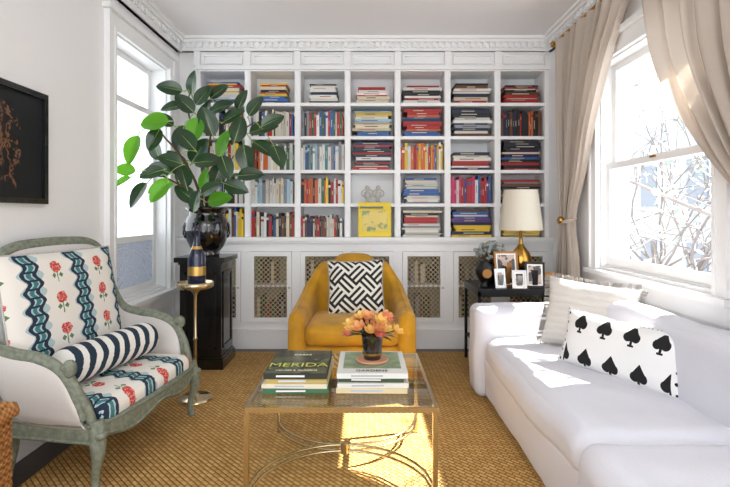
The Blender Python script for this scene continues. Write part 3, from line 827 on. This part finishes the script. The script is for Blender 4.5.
def tbook(mb,x0_,x1_,y0_,y1_,z,t,ang,col):
    c=V(((x0_+x1_)/2,(y0_+y1_)/2,z)); T_=Matrix.Translation(c)@Matrix.Rotation(math.radians(ang),4,'Z')
    hx=(x1_-x0_)/2;hy=(y1_-y0_)/2
    mb.box((-hx,-hy,0),(hx,hy,.003),0,col,T_); mb.box((-hx,-hy,t-.004),(hx,hy,t-.001),0,col,T_)
    mb.box((-hx,-hy,.003),(hx,-hy+.003,t-.004),0,col,T_)
    mb.box((-hx+.005,-hy+.003,.003),(hx-.005,hy-.005,t-.004),1,(1,1,1),T_)
    mb.box((-hx*.6,-hy-.0005,t*.35),(hx*.3,-hy,t*.65),0,tuple(1-.8*x for x in col),T_)
lb=empty('garden_book_stack')
mb=MB(); z=TH+.001
for t,cl,an,g_ in ((.022,(60,110,80),1,0),(.02,(225,215,190),-1,.0),(.020,(190,165,90),2,.01),(.026,(40,46,36),0,.005)):
    tbook(mb,-.455+g_,-.165-g_,2.15+g_,2.53-g_,z,t,an,lin(cl)); z+=t
mb.build('books',[M_book,M_page],lb)
mb=MB(); mb.box((-.447,2.16,z-.001),(-.173,2.52,z+.0004)); mb.build('cover_print',M_cover,lb)
def text(s_,loc,size,m,parent):
    cu=D.curves.new('lettering','FONT'); cu.body=s_; cu.size=size; cu.align_x='CENTER'; cu.extrude=.0004; cu.materials.append(m)
    o=D.objects.new('lettering',cu); scene.collection.objects.link(o); o.location=loc; o.parent=parent; return o
M_cream=mat('cream_ink',(235,230,190),.5); M_lime=mat('lime_ink',(200,205,80),.5); M_ink=mat('dark_ink',(40,40,44),.5)
text('MERIDA',(-.31,2.25,z+.001),.078,M_lime,lb); text('CASAS',(-.31,2.43,z+.001),.03,M_cream,lb); text('HOUSES & GARDENS',(-.31,2.19,z+.001),.02,M_cream,lb)
rb=empty('white_book_stack'); mb=MB(); z=TH+.001
for t,cl,an,g_ in ((.024,(222,205,165),-1,0),(.022,(222,219,212),1,.0),(.02,(60,80,50),-2,.012),(.024,(222,224,220),0,.0)):
    tbook(mb,-.125+g_,.19-g_,2.15+g_,2.50-g_,z,t,an,lin(cl)); z+=t
mb.build('books',[M_book,M_page],rb)
mb=MB(); mb.box((-.10,2.22,z-.001),(.165,2.48,z+.0004)); mb.build('cover_print',mat('cover_sage',(140,160,128),.4,var=.4,vscale=18),rb)
text('GARDENS',(.03,2.175,z+.001),.032,M_ink,rb)
fl=empty('flower_vase'); vc=V((.035,2.33,z+.0008))
mb=MB(); mb.lathe([(0.045,0),(0.075,.003),(0.078,.01),(0.07,.012)],vc,24,1)
mb.lathe([(0.040,.011),(0.043,.02),(0.046,.06),(0.050,.11),(0.053,.135),(0.049,.135),(0.045,.11)],vc,28,0); mb.lathe([(.0475,.035),(.0485,.045)],vc,28,2)
mb.build('vase',[M_vase,mat('saucer_pink',(206,150,118),.4),M_brass],fl)
M_pet=mat('petal_peach',(252,184,134),.5,var=.15,vscale=40); M_pet2=mat('petal_pink',(246,146,130),.5,var=.15,vscale=40); M_pet3=mat('petal_yellow',(254,220,130),.5)
for q in (M_pet,M_pet2,M_pet3): add_translucent(q,(253,204,140),.3)
mb=MB()
heads=[]
for k in range(28):
    for _ in range(40):
        p=V((random.uniform(-.125,.125),random.uniform(-.09,.09),random.uniform(.135,.245)))
        if (p.x/.13)**2+(p.y/.1)**2+((p.z-.17)/.08)**2<1 and all((p-h).length>.032 for h in heads): heads.append(p); break
for h in heads:
    d=V((h.x*5,h.y*5,.5+random.random()*.3)).normalized(); c=vc+h
    mb.tube(cr([vc+V((h.x*.2,h.y*.2,.11)),vc+V((h.x*.6,h.y*.6,(.11+h.z)/2+.01)),c],3),.003,5,3)
    e1=d.cross(V((.3,.9,.1))).normalized(); e2=d.cross(e1); mi=random.choice([0,0,1,2,2])
    for lay,(n_p,ro,ho,tilt) in enumerate(((6,.027,.030,1.0),(4,.015,.034,.5))):
        for q in range(n_p):
            an=2*math.pi*(q+lay*.5)/n_p; rad=e1*math.cos(an)+e2*math.sin(an); tan=d.cross(rad)
            def fn(a,b,rad=rad,tan=tan,ro=ro,ho=ho):
                u=a*2-1; w=.016*math.sin(math.pi*(.12+.8*b))
                r=ro*(math.sin(b*math.pi/2))*(1+.25*b*b)
                return c+rad*(r-.25*abs(u)*w)+tan*u*w+d*(ho*b**1.3-.008)
            mb.grid(fn,3,4,mi)
for k in range(9):
    an=random.uniform(0,6.28); p0=vc+V((math.cos(an)*.04,math.sin(an)*.04,.125)); d=V((math.cos(an),math.sin(an),.25))
    def fn(a,b):
        u=a*2-1; return p0+d*(.085*b)+V((-math.sin(an),math.cos(an),0))*u*.015*math.sin(math.pi*min(.98,b+.05))+V((0,0,-.03*b*b))
    mb.grid(fn,2,6,3)
mb.build('blossoms',[M_pet,M_pet2,M_pet3,M_leafd],fl)

# ============================================================ SOFA
so=empty('white_sofa')
softbox((.80,1.80,.01),(1.62,3.30,.30),.05,30,(0,.01),.010,4,1).build('base',M_sofa,so,weld=1e-4)
softbox((.79,1.79,.22),(1.50,3.29,.425),.085,40,(.02,.012),.016,3.6,2).build('seat_cushion',M_sofa,so,weld=1e-4)
softbox((.745,3.27,.01),(1.62,3.50,.615),.05,30,(.01,.01),.012,4,3).build('arm',M_sofa,so,weld=1e-4)
softbox((1.40,1.0,.10),(1.60,3.30,.745),.075,40,(.01,.01),.013,3.6,4).build('backrest',M_sofa,so,weld=1e-4)
softbox((.76,.75,.01),(1.62,1.785,.30),.05,24,(0,.01),.008,3,5).build('chaise_base',M_sofa,so,weld=1e-4)
softbox((.755,.75,.22),(1.50,1.78,.43),.085,36,(.02,.01),.015,3.6,6).build('chaise_cushion',M_sofa,so,weld=1e-4)
pillow('spade_pillow',.65,.30,.14,M_spade,(1.275,2.43,.562),(.32,-.50,-.03),(.25,.14,1))
pillow('tufted_pillow',.52,.42,.16,M_tuft,(1.35,2.93,.63),(.40,-.28,-.04),(.20,.16,1),fringe=M_tuft)

# ============================================================ SIDE TABLE & THINGS
sd=empty('black_side_table'); sx0,sx1,sy0,sy1,sh=.87,1.57,3.74,4.26,.67
mb=MB()
mb.box((sx0,sy0,sh-.02),(sx1,sy1,sh)); 
for a,b,c,d in ((sx0,sx1,sy0,sy0+.018),(sx0,sx1,sy1-.018,sy1),(sx0,sx0+.018,sy0,sy1),(sx1-.018,sx1,sy0,sy1)): mb.box((a,c,sh-.06),(b,d,sh-.02))
for x in (sx0,sx1-.022):
    for y in (sy0,sy1-.022): mb.box((x,y,0.001),(x+.022,y+.022,sh-.02))
mb.box((sx0+.01,sy0+.01,.2),(sx1-.01,sy1-.01,.215))
mb.build('table_frame',M_blackm,sd)
lp=empty('table_lamp'); lc=V((1.29,4.03,sh+.001))
mb=MB(); mb.lathe([(.07,0),(.075,.01),(.03,.03),(.02,.05),(.05,.09),(.085,.15),(.09,.20),(.07,.26),(.03,.31),(.015,.34),(.012,.44),(.004,.45),(.004,.76),(.01,.775),(.004,.79)],lc,28); mb.build('lamp_base',M_brass,lp)
mb=MB(); n=40
for r0,r1 in ((.178,.135),(.175,.132)):
    def fn(a,b,r0=r0,r1=r1):
        an=2*math.pi*a; r=r0+(r1-r0)*b; return lc+V((r*math.cos(an),r*math.sin(an),.445+.33*b))
    mb.grid(fn,n,4)
mb.build('drum_shade',M_shade,lp)
mb=MB()
for a in range(3):
    an=a*2.094; mb.tube([lc+V((0,0,.765)),lc+V((.134*math.cos(an),.134*math.sin(an),.765))],.002,5)
mb.build('spider',M_brass,lp)
def pframe(name,c,w,h,ang,mf,lean=10):
    mb=MB(); T_=Matrix.Translation(c)@Matrix.Rotation(math.radians(ang),4,'Z')@Matrix.Rotation(math.radians(-lean),4,'X')
    f=.016
    mb.box((-w/2,0,0),(w/2,.012,f),0,T=T_); mb.box((-w/2,0,h-f),(w/2,.012,h),0,T=T_); mb.box((-w/2,0,f),(-w/2+f,.012,h-f),0,T=T_); mb.box((w/2-f,0,f),(w/2,.012,h-f),0,T=T_)
    mb.box((-w/2+f,.005,f),(w/2-f,.01,h-f),2,T=T_); mb.box((-w/2+f+.012,.003,f+.012),(w/2-f-.012,.005,h-f-.012),1,T=T_)
    mb.box((-.02,.012,0),(.02,.016,h*.7),0,T=T_@Matrix.Rotation(math.radians(lean*2.2),4,'X'))
    return mb.build(name,[mf,M_photo,M_white])
pframe('photo_frame',V((1.135,3.86,sh+.002)),.20,.28,8,M_frame)
pframe('photo_frame.001',V((1.33,3.80,sh+.002)),.15,.20,-10,M_blackm)
pframe('photo_frame.002',V((1.20,3.77,sh+.002)),.11,.14,-4,M_silver)
pframe('photo_frame.003',V((1.06,3.79,sh+.002)),.09,.15,12,M_silver)
mb=MB(); c=V((.955,3.88,sh+.001))
mb.lathe([(.04,0),(.045,.01),(.025,.025),(.05,.06),(.075,.11),(.07,.16),(.04,.19),(.045,.20)],c,24)
mb.lathe([(.035,0),(.04,.006),(.034,.012)],c+V((0,-.068,.11)),20,1,T=Matrix.Rotation(math.radians(90),3,'X'))
mb.build('dark_jar',[M_blackm,M_frame])
dp=empty('dried_flower_vase'); c=V((1.06,4.08,sh+.001)); mb=MB()
mb.lathe([(.04,0),(.05,.02),(.06,.10),(.045,.16),(.05,.18)],c,20); mb.build('vase',M_black,dp); mb=MB()
for k in range(90):
    a=random.uniform(0,6.28); e=random.uniform(.2,1.5); r=random.uniform(.08,.16)
    p=c+V((math.cos(a)*math.cos(e)*r,math.sin(a)*math.cos(e)*r,.19+math.sin(e)*r))
    mb.tube([c+V((0,0,.16)),p],.0015,4,1)
    bm_=random.uniform(.012,.022); mb.lathe([(0,-bm_),(bm_*.8,-bm_*.5),(bm_,0),(bm_*.8,bm_*.6),(0,bm_)],p,7)
mb.build('blooms',[M_bush,M_stem],dp)
mb=MB(); c=V((1.48,3.90,sh+.001)); mb.lathe([(.04,0),(.045,.008),(.07,.03),(.085,.075),(.088,.10),(.082,.10),(.075,.07),(.055,.03),(.0,.02)],c,30); mb.build('wooden_bowl',M_bowl)

# ============================================================ CURTAINS
def curtain(name,inner,outer,folds,zt,zb):
    def at(pr,z):
        pr=sorted(pr)
        if z<=pr[0][0]: return pr[0][1]
        for (a,ya),(b,yb) in zip(pr,pr[1:]):
            if z<=b:
                t=(z-a)/(b-a)
                return ya+(yb-ya)*t
        return pr[-1][1]
    mb=MB(); rnd=[random.uniform(0,6.28) for _ in range(4)]
    def fn(a,b):
        z=zt+(zb-zt)*b
        sm=lambda pr:(at(pr,z-.12)+at(pr,z-.06)+at(pr,z)+at(pr,z+.06)+at(pr,z+.12))/5
        yi=sm(inner); yo=sm(outer); y=yi+(yo-yi)*a
        wdt=abs(yo-yi); amp=min(.038,.018+wdt*.03)
        ph=a*folds*2*math.pi
        x=1.665+amp*math.sin(ph+.5*math.sin(b*3+rnd[0]))+.008*math.sin(ph*2.3+b*5+rnd[1])
        return V((x,y+.012*math.sin(ph*1.7+b*4),z))
    mb.grid(fn,folds*14,60)
    return mb.build(name,M_curt)
il=[(2.74,3.02),(2.32,3.36),(1.87,3.62),(1.5,3.76),(1.25,3.92),(1.15,3.92),(.9,3.84),(0,3.82)]
ol=[(2.74,4.16),(2.0,4.15),(1.25,4.10),(1.15,4.10),(.8,4.18),(0,4.2)]
ir=[(2.74,3.00),(2.16,2.86),(1.9,2.70),(1.68,2.50),(1.45,2.30),(1.25,2.05),(1.1,2.0),(0.8,2.08),(0,2.1)]
orr=[(2.74,1.55),(1.25,1.85),(1.1,1.85),(.8,1.6),(0,1.6)]
c1=empty('curtain'); o=curtain('drape',il,ol,8,2.74,.01); o.parent=c1
c2=empty('curtain.001'); o=curtain('drape',ir,orr,9,2.74,.01); o.parent=c2
for g_,yy in ((c1,4.01),(c2,1.93)):
    mb=MB(); pts=[V((1.665+.06*math.cos(a),yy+.105*math.sin(a),1.2+.02*math.cos(a))) for a in [2*math.pi*k/20 for k in range(20)]]
    mb.tube(pts,.014,8,0,True); mb.lathe([(.0,-.03),(.02,-.02),(.03,0),(.02,.02),(0,.03)],(1.60,yy-.03,1.2),12,1)
    mb.build('tieback',[M_curt,M_brass],g_)
mb=MB(); mb.tube([(1.665,1.3,2.75),(1.665,4.28,2.75)],.014,12); mb.lathe([(0,-.03),(.02,-.02),(.028,0),(.02,.02),(0,.03)],(1.665,4.3,2.75),12)
for y in (1.4,3.0,4.22): mb.tube([(1.665,y,2.75),(1.755,y,2.75)],.008,8)
mb.build('curtain_rod',M_brass)

# ============================================================ WALL PICTURE, BASKET
mb=MB(); f=.03; ya,yb,za,zb=2.0,2.69,1.30,1.90; X=XL+.001
mb.box((X,ya,za),(X+.03,yb,za+f)); mb.box((X,ya,zb-f),(X+.03,yb,zb)); mb.box((X,ya,za+f),(X+.03,ya+f,zb-f)); mb.box((X,yb-f,za+f),(X+.03,yb,zb-f)); mb.box((X,ya+f,za+f),(X+.012,yb-f,zb-f),1)
mb.build('framed_picture',[M_black,M_pic])
bs=MB(); bx0,bx1,by0,by1,bh=-1.60,-1.27,1.40,1.80,.53
bs.box((bx0,by0,0.001),(bx1,by1,.02))
for q in range(17):
    z=.02+q*.03
    if z>bh: break
    pts=[]
    for (x,y) in ((bx0,by0),(bx1,by0),(bx1,by1),(bx0,by1)):
        pts.append(V((x+.01*(1 if x<-1.4 else -1),y+.01*(1 if y<1.6 else -1),z+.015)))
    full_=[]
    for k in range(4):
        for t in range(4): full_.append(pts[k].lerp(pts[(k+1)%4],(t+.5)/4))
    bs.tube(full_,.0165,8,0,True)
full_=[V((x,y,bh)) for x,y in ((bx0,by0),(bx1,by0),(bx1,by1),(bx0,by1))]
fz=[]
for k in range(4):
    for t in range(5): fz.append(full_[k].lerp(full_[(k+1)%4],(t+.5)/5))
bs.tube(fz,.02,8,0,True)
bs.build('wicker_basket',M_wicker)

# ============================================================ OUTSIDE
M_brk=mat('pale_facade',(178,182,190),.9,var=.15,vscale=1.5)
M_fw=mat('facade_window',(130,136,146),.3)
mb=MB(); mb.box((12,4,-6),(12.5,34,5),0)
for yy in range(5,32,3):
    for zz in (-1.5,1.6): mb.box((11.95,yy,zz),(12,yy+1.1,zz+1.7),1)
mb.build('facade_east',[M_brk,M_fw])
M_bark=mat('bark',(140,132,128),.9,var=.2,vscale=6); M_tl=mat('tree_leaves',(160,172,162),.8,var=.3,vscale=3)
def tree(name,p0,d0,L0,r0,dep,seed,nl):
    tr=MB(); random.seed(seed)
    def branch(p,d,L,r,depth):
        q=[p]; 
        for k in range(4):
            d=(d+V([random.uniform(-.25,.25) for _ in range(3)])).normalized(); q.append(q[-1]+d*L/4)
        if min(t.x for t in q)<2.7: return
        tr.tube(q,[r*(1-.12*k) for k in range(5)],5)
        if depth==0:
            for k in range(nl):
                c=q[random.randint(1,4)]+V([random.uniform(-.22,.22) for _ in range(3)]); a=V([random.uniform(-1,1) for _ in range(3)]).normalized(); b=a.orthogonal().normalized(); s_=random.uniform(.05,.085)
                tr.add([c-a*s_,c+b*s_*.6,c+a*s_,c-b*s_*.6],[(0,1,2,3)],1)
            return
        for k in range(4):
            e=(d+V([random.uniform(-1,1) for _ in range(3)])*.9).normalized(); branch(q[random.randint(2,4)],e,L*.72,r*.55,depth-1)
    branch(V(p0),V(d0),L0,r0,dep)
    tr.build(name,[M_bark,M_tl])
tree('street_tree',(6.5,9.3,-3.5),(0,0,1),3.6,.10,4,11,7)
tree('street_tree.001',(5.2,4.0,-3.5),(0,0,1),5.0,.12,4,5,14)

# ============================================================ LIGHT
w=D.worlds.new('World'); scene.world=w; w.use_nodes=True
bg=w.node_tree.nodes['Background']; bg.inputs[0].default_value=(0.91,0.95,1.0,1); bg.inputs[1].default_value=2.3
sun=D.lights.new('sun','SUN'); sun.energy=22; sun.angle=math.radians(.5); sun.color=(1,.94,.85)
so_=D.objects.new('sun',sun); scene.collection.objects.link(so_)
so_.rotation_euler=V((-.66,-.15,-.74)).to_track_quat('-Z','Y').to_euler(); so_.location=(6,5,8)
al=D.lights.new('fill_light','AREA'); al.shape='RECTANGLE'; al.size=2.6; al.size_y=1.6; al.energy=34; al.color=(1,.97,.93)  # unseen fill added above the camera to brighten the room, no fixture
ao=D.objects.new('fill_light',al); scene.collection.objects.link(ao); ao.location=(0,.2,2.85); ao.rotation_euler=(math.radians(28),0,0)

# ============================================================ CAMERA
cam=D.cameras.new('camera'); cam.lens=24.0; cam.sensor_width=36; cam.shift_y=-.039; cam.clip_start=.05
co=D.objects.new('camera',cam); scene.collection.objects.link(co); co.location=(0,0,1.24); co.rotation_euler=(math.radians(90),0,0)
scene.camera=co
